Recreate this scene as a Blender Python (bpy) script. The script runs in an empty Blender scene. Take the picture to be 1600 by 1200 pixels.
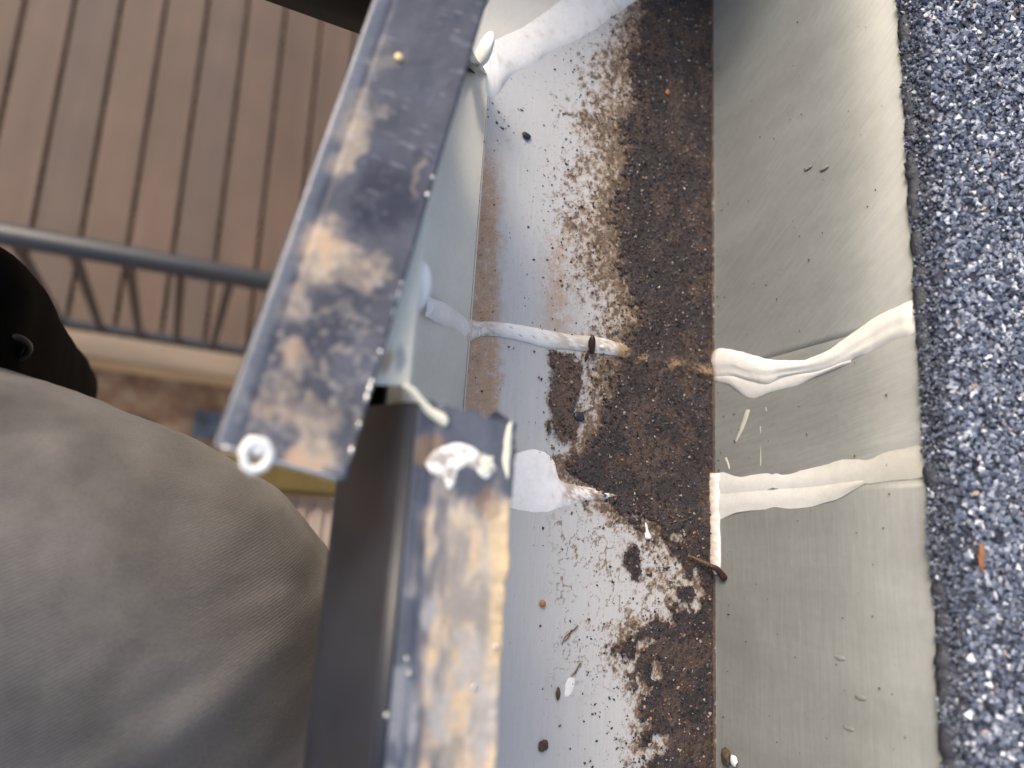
import bpy, math, random
import numpy as np
C = bpy.context.scene
COL = C.collection
R = math.radians
random.seed(5); rng = np.random.default_rng(11)

# ------------------------------------------------------------------ camera
F_PX, HCAM = 1110.0, 0.36                       # focal length in pixels of a 1600 px wide frame, camera above the gutter floor
nad = np.array([-544.0, 224.0, F_PX]); nad /= np.linalg.norm(nad)
yd = np.array([300.0, (-F_PX*F_PX+544*300.0)/224, F_PX]); yd /= np.linalg.norm(yd)
zd = -nad; yd -= zd*(yd@zd); yd /= np.linalg.norm(yd); xd = np.cross(yd, zd)
RW = np.array([xd, yd, zd])                     # camera vector -> world vector
cam_d = bpy.data.cameras.new('camera'); cam = bpy.data.objects.new('camera', cam_d); COL.objects.link(cam)
cx, cy, cz = RW[:, 0], -RW[:, 1], -RW[:, 2]
from mathutils import Matrix, Vector
cam.matrix_world = Matrix(((cx[0], cy[0], cz[0], 0), (cx[1], cy[1], cz[1], 0), (cx[2], cy[2], cz[2], HCAM), (0, 0, 0, 1)))
cam_d.sensor_width = 36; cam_d.lens = F_PX/1600*36
cam_d.clip_start = .01; cam_d.clip_end = 400
cam_d.dof.use_dof = True; cam_d.dof.focus_distance = .405; cam_d.dof.aperture_fstop = 4.0; cam_d.dof.aperture_blades = 0
C.camera = cam

# ------------------------------------------------------------------ light
SUN_AZ, SUN_EL = R(-45), R(35)
w = bpy.data.worlds.new('World'); C.world = w; w.use_nodes = True
nt = w.node_tree; bg = nt.nodes['Background']
sky = nt.nodes.new('ShaderNodeTexSky'); sky.sky_type = 'NISHITA'; sky.sun_disc = False
sky.sun_elevation = SUN_EL; sky.sun_rotation = SUN_AZ; sky.air_density = 1.0; sky.dust_density = 5.0; sky.ozone_density = .15
nt.links.new(sky.outputs[0], bg.inputs[0]); bg.inputs[1].default_value = .15
sd = bpy.data.lights.new('sun', 'SUN'); sd.energy = .56; sd.angle = R(14); sd.color = (1, .96, .91)
so = bpy.data.objects.new('sun', sd); COL.objects.link(so)
sv = Vector((math.sin(SUN_AZ)*math.cos(SUN_EL), math.cos(SUN_AZ)*math.cos(SUN_EL), math.sin(SUN_EL)))
so.rotation_euler = sv.to_track_quat('Z', 'Y').to_euler(); so.location = (-1, 2, 4)
C.view_settings.view_transform = 'Standard'; C.view_settings.look = 'None'; C.view_settings.gamma = 1
C.view_settings.use_curve_mapping = False; C.view_settings.exposure = 0.82

# ------------------------------------------------------------------ helpers
def trace(u, v, z=0.0):
    """point at height z seen along a traced outline of the photograph (1600 px frame)"""
    d = RW @ np.array([u-800.0, v-600.0, F_PX]); t = (z-HCAM)/d[2]
    return np.array([0, 0, HCAM]) + d*t
def trace_plane(u, v, p0, n):
    d = RW @ np.array([u-800.0, v-600.0, F_PX]); o = np.array([0, 0, HCAM])
    return o + d*(np.dot(np.array(p0)-o, n)/np.dot(d, n))
def seen(p):
    """inverse of trace(): pixel coordinates of world points (N,3)"""
    q = (np.asarray(p)-np.array([0, 0, HCAM])) @ RW
    return 800+F_PX*q[:, 0]/q[:, 2], 600+F_PX*q[:, 1]/q[:, 2]
def hash2(ix, iy, s):
    h = (ix.astype(np.int64)*374761393 + iy.astype(np.int64)*668265263 + s*974711) & 0xffffffff
    h = ((h ^ (h >> 13))*1274126177) & 0xffffffff
    h = ((h ^ (h >> 16))*2246822519) & 0xffffffff
    return ((h ^ (h >> 15)) & 0xffffff)/float(0xffffff)
def vnoise(x, y, s=0):
    ix, iy = np.floor(x), np.floor(y); fx, fy = x-ix, y-iy
    fx = fx*fx*(3-2*fx); fy = fy*fy*(3-2*fy)
    a, b = hash2(ix, iy, s), hash2(ix+1, iy, s); c, d = hash2(ix, iy+1, s), hash2(ix+1, iy+1, s)
    return (a*(1-fx)+b*fx)*(1-fy)+(c*(1-fx)+d*fx)*fy
def fbm(x, y, s=0, o=4):
    t = 0; a = .5; n = 0
    for k in range(o):
        t = t+a*vnoise(x, y, s+k*17); n += a; x = x*2.03+11.3; y = y*2.03+7.1; a *= .5
    return t/n
def sstep(a, b, x):
    t = np.clip((x-a)/(b-a), 0, 1); return t*t*(3-2*t)
def mixc(a, b, t):
    return np.asarray(a)*(1-t[:, None])+np.asarray(b)*t[:, None]
LOC = {}
def empty(name, label, cat, loc, group=None):
    o = bpy.data.objects.new(name, None); COL.objects.link(o); o.location = loc; o.empty_display_size = .02
    o['label'] = label; o['category'] = cat
    if group: o['group'] = group
    LOC[o.name] = np.array(loc, float); return o
def mesh(name, V, Fc, mat, parent=None, col=None, smooth=True, kind=None, label=None, cat=None, group=None, loc=None, uv=None):
    V = np.asarray(V, float).reshape(-1, 3)
    base = LOC[parent.name] if parent is not None else (np.array(loc, float) if loc is not None else np.zeros(3))
    me = bpy.data.meshes.new(name)
    me.vertices.add(len(V)); me.vertices.foreach_set('co', (V-base).astype(np.float32).ravel())
    if isinstance(Fc, np.ndarray):
        k = Fc.shape[1]; n = len(Fc); flat = Fc.ravel(); st = np.arange(n)*k; tot = np.full(n, k)
    else:
        flat = np.array([i for f in Fc for i in f]); tot = np.array([len(f) for f in Fc]); st = np.concatenate([[0], np.cumsum(tot)[:-1]]); n = len(Fc)
    me.loops.add(len(flat)); me.loops.foreach_set('vertex_index', flat.astype(np.int32))
    me.polygons.add(n); me.polygons.foreach_set('loop_start', st.astype(np.int32)); me.polygons.foreach_set('loop_total', tot.astype(np.int32))
    me.polygons.foreach_set('use_smooth', np.full(n, bool(smooth)))
    if col is not None:
        a = me.attributes.new('Col', 'FLOAT_COLOR', 'POINT')
        a.data.foreach_set('color', np.concatenate([np.asarray(col), np.ones((len(V), 1))], 1).astype(np.float32).ravel())
    if uv is not None:
        a = me.uv_layers.new(name='UVMap'); a.data.foreach_set('uv', np.asarray(uv)[flat].astype(np.float32).ravel())
    me.update(); me.validate()
    me.materials.append(mat)
    o = bpy.data.objects.new(name, me); COL.objects.link(o)
    if parent is not None:
        o.parent = parent; LOC[o.name] = base.copy()
    elif loc is not None:
        o.location = loc; LOC[o.name] = base
    else: LOC[o.name] = base
    if kind: o['kind'] = kind
    if label: o['label'] = label
    if cat: o['category'] = cat
    if group: o['group'] = group
    return o
def gridf(nu, nv):
    i = np.arange(nu-1)[:, None]*nv+np.arange(nv-1)[None, :]
    i = i.ravel(); return np.stack([i, i+nv, i+nv+1, i+1], 1)
def solid(o, t, off=-1):
    m = o.modifiers.new('thick', 'SOLIDIFY'); m.thickness = t; m.offset = off; return o
def bevel(o, wd, s=2):
    m = o.modifiers.new('bev', 'BEVEL'); m.width = wd; m.segments = s; m.limit_method = 'ANGLE'; return o
def box(name, lo, hi, mat, parent=None, **k):
    x0, y0, z0 = lo; x1, y1, z1 = hi
    V = [(x0,y0,z0),(x1,y0,z0),(x1,y1,z0),(x0,y1,z0),(x0,y0,z1),(x1,y0,z1),(x1,y1,z1),(x0,y1,z1)]
    Fc = [(0,3,2,1),(4,5,6,7),(0,1,5,4),(1,2,6,5),(2,3,7,6),(3,0,4,7)]
    return mesh(name, V, Fc, mat, parent, smooth=False, **k)
def spline(P, n):
    """Catmull-Rom through points"""
    P = np.asarray(P, float); m = len(P); Q = np.vstack([2*P[0]-P[1], P, 2*P[-1]-P[-2]])
    out = []
    for t in np.linspace(0, m-1, n):
        i = min(int(t), m-2); f = t-i; a, b, c, d = Q[i], Q[i+1], Q[i+2], Q[i+3]
        out.append(.5*((2*b)+(c-a)*f+(2*a-5*b+4*c-d)*f*f+(3*b-a-3*c+d)*f**3))
    return np.array(out)
def tube(path, rad, n=8):
    path = np.asarray(path, float); m = len(path); rad = np.broadcast_to(rad, (m,))
    T = np.gradient(path, axis=0); T /= np.linalg.norm(T, axis=1)[:, None]
    up = np.array([0, 0, 1.0]) if abs(T[0, 2]) < .9 else np.array([1.0, 0, 0])
    V = []
    for i in range(m):
        a = np.cross(T[i], up); a /= np.linalg.norm(a)+1e-9; b = np.cross(a, T[i]); up = b
        for k in range(n):
            th = 2*math.pi*k/n; V.append(path[i]+rad[i]*(a*math.cos(th)+b*math.sin(th)))
    Fc = [(i*n+k, i*n+(k+1) % n, (i+1)*n+(k+1) % n, (i+1)*n+k) for i in range(m-1) for k in range(n)]
    Fc += [tuple(range(n))[::-1], tuple((m-1)*n+k for k in range(n))]
    return V, Fc
def rocks(pts, size, col, nrm=None, squash=.75, seed=0):
    """joined little eight sided grains; pts (N,3) size (N,) col (N,3)"""
    g = np.random.default_rng(seed); n = len(pts)
    o = np.array([(1,0,0),(-1,0,0),(0,1,0),(0,-1,0),(0,0,1),(0,0,-1)], float)
    f = np.array([(0,2,4),(2,1,4),(1,3,4),(3,0,4),(2,0,5),(1,2,5),(3,1,5),(0,3,5)])
    q = g.normal(size=(n, 4)); q /= np.linalg.norm(q, axis=1)[:, None]; a, b, c, d = q.T
    M = np.stack([1-2*(c*c+d*d), 2*(b*c-a*d), 2*(b*d+a*c), 2*(b*c+a*d), 1-2*(b*b+d*d), 2*(c*d-a*b), 2*(b*d-a*c), 2*(c*d+a*b), 1-2*(b*b+c*c)], 1).reshape(n, 3, 3)
    v = o[None]*g.uniform(.6, 1.25, (n, 6, 1))*g.uniform(.65, 1.2, (n, 1, 3)) + g.normal(0, .16, (n, 6, 3))
    v = np.einsum('nij,nkj->nki', M, v)*size[:, None, None]*.5
    v[:, :, 2] *= squash
    V = (v+pts[:, None, :]).reshape(-1, 3)
    Fc = (f[None]+6*np.arange(n)[:, None, None]).reshape(-1, 3)
    return V, Fc, np.repeat(col, 6, axis=0)

# ------------------------------------------------------------------ materials
def mat(name, base=(.5, .5, .5), rough=.5, metal=0, spec=.5, attr=False, attr_rough=None):
    m = bpy.data.materials.new(name); m.use_nodes = True
    b = m.node_tree.nodes['Principled BSDF']
    b.inputs['Base Color'].default_value = (*base, 1); b.inputs['Roughness'].default_value = rough
    b.inputs['Metallic'].default_value = metal; b.inputs['Specular IOR Level'].default_value = spec
    if attr:
        a = m.node_tree.nodes.new('ShaderNodeAttribute'); a.attribute_name = 'Col'
        m.node_tree.links.new(a.outputs['Color'], b.inputs['Base Color'])
    return m
def N(m, t, **k):
    n = m.node_tree.nodes.new(t)
    for a, v in k.items():
        if a in n.inputs.keys(): n.inputs[a].default_value = v
        else: setattr(n, a, v)
    return n
def L(m, a, b): m.node_tree.links.new(a, b)
def coords(m, scale=(1, 1, 1), rot=(0, 0, 0), out='Object'):
    t = N(m, 'ShaderNodeTexCoord'); r_ = N(m, 'ShaderNodeMapping'); r_.inputs['Rotation'].default_value = rot
    p = N(m, 'ShaderNodeMapping'); p.inputs['Scale'].default_value = scale
    L(m, t.outputs[out], r_.inputs[0]); L(m, r_.outputs[0], p.inputs[0]); return p.outputs[0]
def bsdf(m): return m.node_tree.nodes['Principled BSDF']
def noisy(m, scale, amount, rot=(0, 0, 0), stretch=(1, 1, 1), bump=0.0, bdist=.001, detail=4, out='Object'):
    """grain: multiplies the base colour by a noise and adds a bump"""
    b = bsdf(m); c = coords(m, stretch, rot, out); n = N(m, 'ShaderNodeTexNoise', Scale=scale, Detail=detail, Roughness=.6); L(m, c, n.inputs['Vector'])
    r = N(m, 'ShaderNodeMapRange'); r.inputs['From Min'].default_value = .25; r.inputs['From Max'].default_value = .75
    r.inputs['To Min'].default_value = 1-amount; r.inputs['To Max'].default_value = 1+amount; L(m, n.outputs[0], r.inputs[0])
    mx = N(m, 'ShaderNodeMix', data_type='RGBA', blend_type='MULTIPLY'); mx.inputs[0].default_value = 1
    src = b.inputs['Base Color']
    if src.is_linked: L(m, src.links[0].from_socket, mx.inputs[6])
    else: mx.inputs[6].default_value = src.default_value
    L(m, r.outputs[0], mx.inputs[7]); L(m, mx.outputs[2], src)
    if bump:
        bp = N(m, 'ShaderNodeBump'); bp.inputs['Strength'].default_value = bump; bp.inputs['Distance'].default_value = bdist
        L(m, n.outputs[0], bp.inputs['Height'])
        if b.inputs['Normal'].is_linked: L(m, b.inputs['Normal'].links[0].from_socket, bp.inputs['Normal'])
        L(m, bp.outputs[0], b.inputs['Normal'])
    return m
M = {}
M['floor'] = noisy(mat('gutter floor paint', rough=.33, attr=True), 900, .06, stretch=(1, .05, 1), bump=.12, bdist=.0004)
for k, ang in (('wall_a', -55), ('wall_b', -80), ('wall_c', 0)):
    m = mat('gutter wall paint '+k, (.205, .215, .207), .42)
    noisy(m, 700, .10, rot=(R(ang), 0, 0), stretch=(1, .05, 1), bump=.25, bdist=.0004)
    noisy(m, 14, .10, detail=3, bump=.10, bdist=.01); noisy(m, 45, .10, stretch=(1, 1, .22), detail=6); noisy(m, 260, .05)
    M[k] = m
M['inner'] = noisy(noisy(mat('gutter inner front paint', (.74, .72, .64), .38), 700, .05, rot=(0, R(20), R(30)), stretch=(1, .05, 1), bump=.16, bdist=.0004), 40, .05)
M['sealant'] = noisy(noisy(mat('white silicone sealant', rough=.42, attr=True), 160, .05, bump=.1, bdist=.001), 500, .05)
bsdf(M['sealant']).inputs['Subsurface Weight'].default_value = .15; bsdf(M['sealant']).inputs['Subsurface Radius'].default_value = (.002, .002, .0018); bsdf(M['sealant']).inputs['Subsurface Scale'].default_value = 1
M['dirt'] = noisy(noisy(mat('damp gutter dirt', rough=.62, attr=True), 1400, .5, bump=.7, bdist=.0008), 420, .3, bump=.5, bdist=.0012)
M['grit'] = noisy(mat('loose grit', rough=.32, attr=True), 900, .2)
M['granule'] = noisy(mat('shingle granules', rough=.42, spec=.55, attr=True), 900, .25)
M['asphalt'] = noisy(mat('shingle asphalt', (.03, .034, .05), .5), 800, .5, bump=.8, bdist=.001)
M['black'] = noisy(noisy(mat('black painted aluminium', (.016, .018, .025), .42), 60, .2), 700, .12, bump=.05, bdist=.0003)
M['matte'] = mat('matte black paint', (.010, .010, .013), .75, spec=.2)
M['rail'] = noisy(mat('weathered black aluminium', rough=.27, attr=True), 500, .12, bump=.08, bdist=.0005)
M['bare'] = noisy(mat('bare aluminium', (.72, .71, .68), .28, metal=1), 300, .15)
M['cream'] = noisy(mat('cream painted flange', rough=.3, attr=True), 300, .06)
M['wood'] = noisy(noisy(mat('roof sheathing', (.35, .27, .17), .8), 20, .25, stretch=(1, .1, 1)), 200, .15)
M['joist'] = mat('shade darkened joist', (.03, .022, .016), .9)  # near black colour puts the shade under the deck into the joists
M['fascia'] = noisy(mat('white fascia paint', (.7, .7, .66), .5), 30, .06)
M['siding'] = noisy(mat('house siding', (.5, .48, .42), .6), 20, .06)
DECKC = [(0.107,0.067,0.048), (0.099,0.062,0.044), (0.111,0.070,0.049), (0.116,0.071,0.049), (0.095,0.064,0.048), (0.107,0.067,0.049), (0.098,0.060,0.040), (0.105,0.065,0.046)]
for i, c in enumerate(DECKC):
    M['deck%d' % i] = noisy(noisy(mat('composite deck board %d' % i, c, .62), 22, .2, stretch=(1, .06, 1), bump=.1, bdist=.002), 4, .16)
M['edge'] = noisy(noisy(mat('tan edge board', (.25, .195, .145), .75), 30, .15, stretch=(.06, 1, 1)), 6, .1)
M['lumber'] = noisy(noisy(mat('treated lumber', (.58, .43, .25), .75), 26, .25, stretch=(.06, 1, 1)), 5, .15)
M['railing'] = noisy(mat('dark railing paint', (.024, .028, .036), .42), 40, .15)
M['ground'] = mat('leaf litter soil', (.3, .2, .12), .9)
M['yellow'] = noisy(mat('yellow fibreglass', (.19, .15, .055), .5), 40, .2)
M['alu'] = noisy(mat('ribbed aluminium', (.70, .60, .55), .5), 40, .1)
M['pouch'] = noisy(mat('black nylon', (.0015, .0015, .002), .9, spec=.06), 900, .4, bump=.4, bdist=.0006)
M['steel'] = mat('dark steel', (.10, .10, .11), .35, metal=1)
M['husk'] = noisy(mat('dark red husk', (.04, .015, .01), .22), 300, .4)
M['twig'] = noisy(mat('dry brown twig', (.14, .08, .04), .7), 400, .4)
M['orange'] = noisy(mat('orange grit', (.42, .17, .07), .5), 500, .25)
M['tan'] = noisy(mat('tan leaf chip', (.26, .11, .045), .6), 300, .4)
M['blackgrit'] = noisy(mat('black grit', (.02, .022, .03), .4), 500, .3)
M['clump'] = noisy(mat('dark debris', (.07, .05, .03), .7), 700, .6, bump=.6)
M['plastic'] = noisy(mat('blue grey plastic', (.10, .14, .19), .4), 20, .3)

# ------------------------------------------------------------------ ground
gm = M['ground']; b = bsdf(gm)
c = coords(gm); n1 = N(gm, 'ShaderNodeTexNoise', Scale=7.0, Detail=8.0, Roughness=.65); L(gm, c, n1.inputs['Vector'])
rp = N(gm, 'ShaderNodeValToRGB'); L(gm, n1.outputs[0], rp.inputs[0]); e = rp.color_ramp.elements
e[0].position = .34; e[0].color = (.15, .08, .05, 1); e[1].position = .66; e[1].color = (.60, .46, .30, 1)
q = e.new(.5); q.color = (.42, .26, .16, 1); L(gm, rp.outputs[0], b.inputs['Base Color'])
GZ, DZ = -2.72, -2.35
mesh('ground', [(-60,-60,GZ),(60,-60,GZ),(60,60,GZ),(-60,60,GZ)], [(0,1,2,3)], gm, kind='structure')

# ------------------------------------------------------------------ house: wall, fascia, roof with shingles
XB = .315                                        # back wall of the gutter
Y0, YC = -.17, .283                              # near end of the gutter, front corner of the mitre
XF = .137                                        # front edge of the gutter floor
house = empty('house', 'house eave with dark grey asphalt shingles along the right edge of the gutter', 'house', (.5, 0, GZ))
box('wall', (.62, -1.6, GZ), (.8, .9, -.1), M['siding'], house)
box('soffit', (.345, -1.6, -.1), (.62, .9, -.085), M['fascia'], house)
box('fascia_board', (.3185, -1.6, -.1), (.343, .47, .122), M['fascia'], house)
PITCH = math.tan(R(14))
EDGE = [(1400,-60),(1403,60),(1410,150),(1415,230),(1421,310),(1426,390),(1427,455),(1434,520),(1435,585),(1440,640),(1443,720),(1449,800),(1455,880),(1459,960),(1463,1050),(1467,1130),(1472,1260)]
epts = np.array([trace_plane(u, v, (XB-.001, 0, 0), (1, 0, 0)) for u, v in EDGE])
zfit = np.polyfit(epts[:, 1], epts[:, 2], 1)     # the roof edge is not quite level with the gutter
TH = .0125
def EZ(y): return np.polyval(zfit, y)+TH
def roof_z(x, y): return EZ(y)+(x-XB)*PITCH
def edge_x(y, seed=0):
    return XB-.0012+(fbm(y*70, y*0+seed, seed, 5)-.5)*.0040+(fbm(y*330, y*0+seed, seed+3, 4)-.5)*.0038
def shingle(name, y0, y1, zoff, dx, x1, seed, th):
    ny = 420; ys = np.linspace(y0, y1, ny); ex = edge_x(ys, seed)+dx
    prof = [(.0, -th), (-.0004, -th*.55), (.0003, -th*.12), (.0022, 0.0)]
    V = []
    for s, z in prof:
        jx = (fbm(ys*300, ys*0+s*900, seed+5, 4)-.5)*.0012
        V.append(np.stack([ex+s+jx, ys, roof_z(ex+s, ys)+zoff+z], 1))
    V.append(np.stack([0*ys+x1, ys, roof_z(x1, ys)+zoff], 1))
    V.append(np.stack([0*ys+x1, ys, roof_z(x1, ys)+zoff-th], 1))
    V = np.concatenate(V).reshape(6, ny, 3)
    Fc = gridf(6, ny); last = np.arange(ny-1); Fc = np.concatenate([Fc, np.stack([5*ny+last, last, last+1, 5*ny+last+1], 1)])
    return mesh(name, V.reshape(-1, 3), Fc[:, ::-1], M['asphalt'], house, smooth=True)
box('roof_sheathing', (.345, -1.6, .126), (1.6, .47, .137), M['wood'], house).rotation_euler = (0, 0, 0)
starter = shingle('starter_shingle', -.3, .47, -.0058, -.0003, .62, 3, .0060)
top = shingle('shingle', -.3, .47, 0, .0009, .62, 8, .0052)
# a further course up the roof, outside the frame
mesh('shingle', [(x_, y_, roof_z(x_, y_)+.004) for x_, y_ in ((.5,-.3),(1.2,-.3),(1.2,.47),(.5,.47))], [(0,1,2,3)], M['asphalt'], house, smooth=False)
n = 34000
ys = rng.uniform(-.2, .44, n); xs0 = rng.uniform(0, .125, n)
keep = rng.uniform(size=n) < .7+.3*sstep(.0, .012, xs0+(fbm(ys*90, xs0*90, 77)-.5)*.012)
ys, xs0 = ys[keep], xs0[keep]; xs = edge_x(ys, 8)+.0012+xs0
sz = rng.uniform(.0020, .0047, len(xs)); zz = roof_z(xs, ys)+sz*.2
t = rng.uniform(size=len(xs)); cg = np.zeros((len(xs), 3))
pal = np.array([(.045,.053,.08), (.10,.12,.17), (.125,.15,.21), (.25,.285,.365), (.52,.55,.60), (.44,.32,.25)])
cg[:] = pal[np.searchsorted([.18, .44, .72, .90, .990], t)]
cg *= rng.uniform(.8, 1.2, (len(xs), 1))
V, Fc, cc = rocks(np.stack([xs, ys, zz], 1), sz, cg, seed=4)
mesh('shingle_granules', V, Fc, M['granule'], house, col=cc, smooth=False, kind='stuff')
# grains clinging to the cut edge
n = 9000; ys = rng.uniform(-.2, .44, n); h = rng.uniform(-.0115, .0008, n)
xs = edge_x(ys, 8)-.0001+rng.uniform(-.0004, .0006, n); sz = rng.uniform(.0009, .0030, n); h = h+roof_z(xs, ys)
cg = pal[np.searchsorted([.38, .74, .92, .985], rng.uniform(size=n))]
V, Fc, cc = rocks(np.stack([xs, ys, h], 1), sz, cg, seed=6)
mesh('edge_granules', V, Fc, M['granule'], house, col=cc, smooth=False, kind='stuff')

# ------------------------------------------------------------------ gutter
gut = empty('rain_gutter', 'open grey metal rain gutter with dirty white floor and black front lip beside the shingles', 'gutter', (.2, .1, 0))
SEAM1, SEAM2 = .1225, .0435
RES = .0006
xs = np.arange(XF, .3125, RES)
def dirt_edge(v):
    """left boundary of the packed dirt, photograph pixels, by picture height"""
    T = np.array([(-120,1010),(-40,1006),(17,1003),(67,997),(93,975),(133,987),(160,993),(200,967),(233,977),(283,973),(300,957),(333,953),(393,967),(440,970),(479,991),(506,990),(520,975),(545,968),(566,965),(590,948),(620,949),(665,946),(680,925),(700,917),(712,903),(722,880),(745,885),(761,925),(789,953),(813,970),(832,1003),(842,1022),(870,1029),(894,1034),(929,1044),(952,1037),(967,1010),(985,985),(1007,962),(1040,978),(1070,987),(1110,995),(1145,988),(1182,984),(1260,990)], float)
    return np.interp(v, T[:, 0], T[:, 1])
def inpoly(u, v, P):
    P = np.asarray(P, float); r = np.zeros(u.shape, bool)
    for i in range(len(P)):
        (x0, y0), (x1, y1) = P[i-1], P[i]
        if y0 == y1: continue
        c = ((y0 > v) != (y1 > v)) & (u < (x1-x0)*(v-y0)/(y1-y0)+x0); r ^= c
    return r
MID = [(857,545),(890,553),(904,566),(912,584),(903,617),(896,650),(902,682),(880,690),(856,672),(861,644),(858,620),(863,590)]
LOWP = [(975,858),(992,850),(1003,880),(1000,905),(985,905),(972,885)]
def dense(P3):
    """>0 where packed dirt lies; roughly millimetres"""
    x, y = P3[:, 0], P3[:, 1]; u, v = seen(np.stack([x, y, 0*x], 1))
    n = (fbm(x*210, y*210, 5, 4)-.5)*44+(fbm(x*700, y*700, 9, 3)-.5)*26
    d = u-dirt_edge(v)+n
    hole = sstep(.56, .60, fbm(x*170+3, y*150, 31, 4))*sstep(80, 25, u-dirt_edge(v))
    d = d-hole*130*sstep(790, 840, v)
    for poly in (MID, LOWP):
        pin = np.zeros(len(x))
        c = np.mean(poly, axis=0)
        for s in (1.22, 1.1, 1.0, .85, .6): pin += inpoly(u+n*.35, v+(fbm(x*300, y*300, 41)-.5)*24, (np.array(poly)-c)*s+c)
        d = np.maximum(d, (pin-2.2)*7)
    # bare sealant patches and the dry rim near the back wall
    d = np.minimum(d, (1117.5-u)*1.0+ (fbm(x*400, y*300, 51)-.5)*11)
    bead = np.abs(v-(512+(u-796)*.205+8))
    d = np.where((bead < 13) & (u < 985), np.minimum(d, (u-970)+n*.6), d)
    return d*.35, u, v
def floor_color(P3):
    x, y = P3[:, 0], P3[:, 1]; d, u, v = dense(P3)
    base = np.tile(np.array([.515, .522, .525]), (len(x), 1))
    base *= (1+(fbm(x*60, y*12, 61)-.5)*.08)[:, None]
    nf = fbm(x*1500, y*1500, 71, 3); nm = fbm(x*260, y*260, 72, 4); nl = fbm(x*60, y*60, 73, 3)
    # rusty film along the front edge
    a = sstep(795, 760, u+(nm-.5)*34)*sstep(180, 330, v)*sstep(720, 640, v)*.95
    a *= sstep(.30, .62, nf*.55+nm*.5+nl*.1)*.75+.22
    base = mixc(base, (.42, .27, .155), np.clip(a*1.6, 0, 1)*.9)
    base = mixc(base, (.17, .10, .055), np.clip(a*sstep(.60, .70, nf*.5+nm*.5), 0, 1)*.8)
    # mottled film left of the packed dirt
    dist = dirt_edge(v)-u
    reach = np.interp(v, [0, 60, 140, 250, 330, 480, 520, 560, 700, 800, 900, 1000, 1200], [60, 90, 165, 150, 150, 140, 120, 110, 75, 120, 150, 105, 45])
    k = np.clip(1-dist/reach, 0, 1)
    ng = fbm(x*700+5, y*560, 83, 5); nh = fbm(x*330+2, y*300, 84, 5); nz_ = fbm(x*1900, y*1900+4, 85, 2)
    low = sstep(775, 825, v)
    cov = k*.60-(1-(nm*.36+nf*.2+nl*.25+nh*.26))+.215-.20*low
    grain = nf*.30+ng*.42+nz_*.28
    film = np.clip(sstep(-.03, .26, cov), 0, 1)*(dist > -75)
    base = mixc(base, (.43, .335, .24), film*sstep(.34, .54, grain+film*.10)*.80)
    base = mixc(base, (.25, .16, .10), film*sstep(.47, .60, grain+film*.06)*.85)
    base = mixc(base, (.085, .06, .045), np.clip(film*1.3, 0, 1)*sstep(.535, .60, nz_*.35+ng*.35+nh*.32+film*.03)*.9)
    blot = sstep(.0, .04, k*.36-(1-(nh*.62+ng*.12+nl*.28))+.215-.08*low)
    base = mixc(base, (.12, .08, .052), np.clip(blot, 0, 1)*(.55+.45*sstep(.4, .6, grain))*.9)
    vein = sstep(.90, .965, 1-np.abs(2*fbm(x*190+9, y*150, 86, 4)-1)*1.6)*low*sstep(845, 880, u)*sstep(1060, 1000, u)*sstep(1120, 1000, v)
    base = mixc(base, (.21, .13, .07), np.clip(vein*sstep(.38, .58, ng*.6+nl*.5), 0, 1)*.9)
    # tide mark columns in the white
    col2 = np.exp(-((u-872)/24)**2)*sstep(330, 400, v)*sstep(545, 500, v)
    base = mixc(base, (.42, .30, .20), np.clip(col2*sstep(.36, .6, nm*.6+nf*.5), 0, 1)*.75)
    sp = sstep(.76, .80, fbm(x*900+9, y*900, 91, 2))*sstep(150, 500, v*0+400)
    dens = np.clip(.25+.8*k, 0, 1)*np.where(v < 560, 1, .55)
    base = mixc(base, (.07, .05, .04), np.clip(sp*dens, 0, 1)*.8)
    # soaked rim round the packed dirt
    base = mixc(base, (.15, .098, .066), sstep(-5, 0, d)*sstep(.38, .6, nm*.4+nf*.6)*.85)
    return base
def floor_panel(y0, y1, z, mitre=False):
    ys = np.arange(y0, y1+RES*.5, RES)
    X, Yy = np.meshgrid(xs, ys, indexing='ij'); P3 = np.stack([X, Yy, 0*X+z], 2).reshape(-1, 3)
    Fc = gridf(len(xs), len(ys))
    if mitre:
        cen = P3[Fc].mean(axis=1); Fc = Fc[cen[:, 1] < YC+(cen[:, 0]-XF)+.0012]
    return mesh('floor_panel', P3, Fc, M['floor'], gut, col=floor_color(P3))
floor_panel(Y0, SEAM2, .0); floor_panel(SEAM2, SEAM1, -.0005); floor_panel(SEAM1, .46, .0, True)
def fillet(y0, y1, m, z0, wall_top):
    """back panel: bend at the floor, then the wall"""
    ys = np.linspace(y0, y1, max(3, int((y1-y0)/.004)))
    pr = [(.3124, z0)]+[(XB-.0022+.0022*math.sin(a), z0+.0022-.0022*math.cos(a)) for a in np.linspace(0, math.pi/2, 6)]+[(XB+.0006, .02), (XB, .05), (XB+.0003, .09), (XB, wall_top)]; zt = lambda y: np.polyval(zfit, y)+.0015
    V = np.array([[(px+(vnoise(np.array(y*14), np.array(pz*22), 3)-.5)*.0012*min(1, pz/.02), y, zt(y) if pz == wall_top else pz) for y in ys] for px, pz in pr])
    return solid(mesh('back_panel', V.reshape(-1, 3), gridf(len(pr), len(ys)), m, gut), .0008, -1)
fillet(Y0, SEAM2, M['wall_c'], .0002, .1415); fillet(SEAM2, SEAM1, M['wall_b'], -.0003, .1412); fillet(SEAM1, .461, M['wall_a'], .0002, .1415)
INNER = [(XF+.002, .0003), (XF, .0006), (.120, .019), (.098, .041), (.077, .068), (.0715, .085), (.0715, .1175)]
OUTER = [(XF, -.003), (.118, .0125), (.094, .035), (.066, .060), (.0572, .083), (.0598, .096), (.0700, .1180), (.0716, .1203), (.0745, .1215)]
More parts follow.
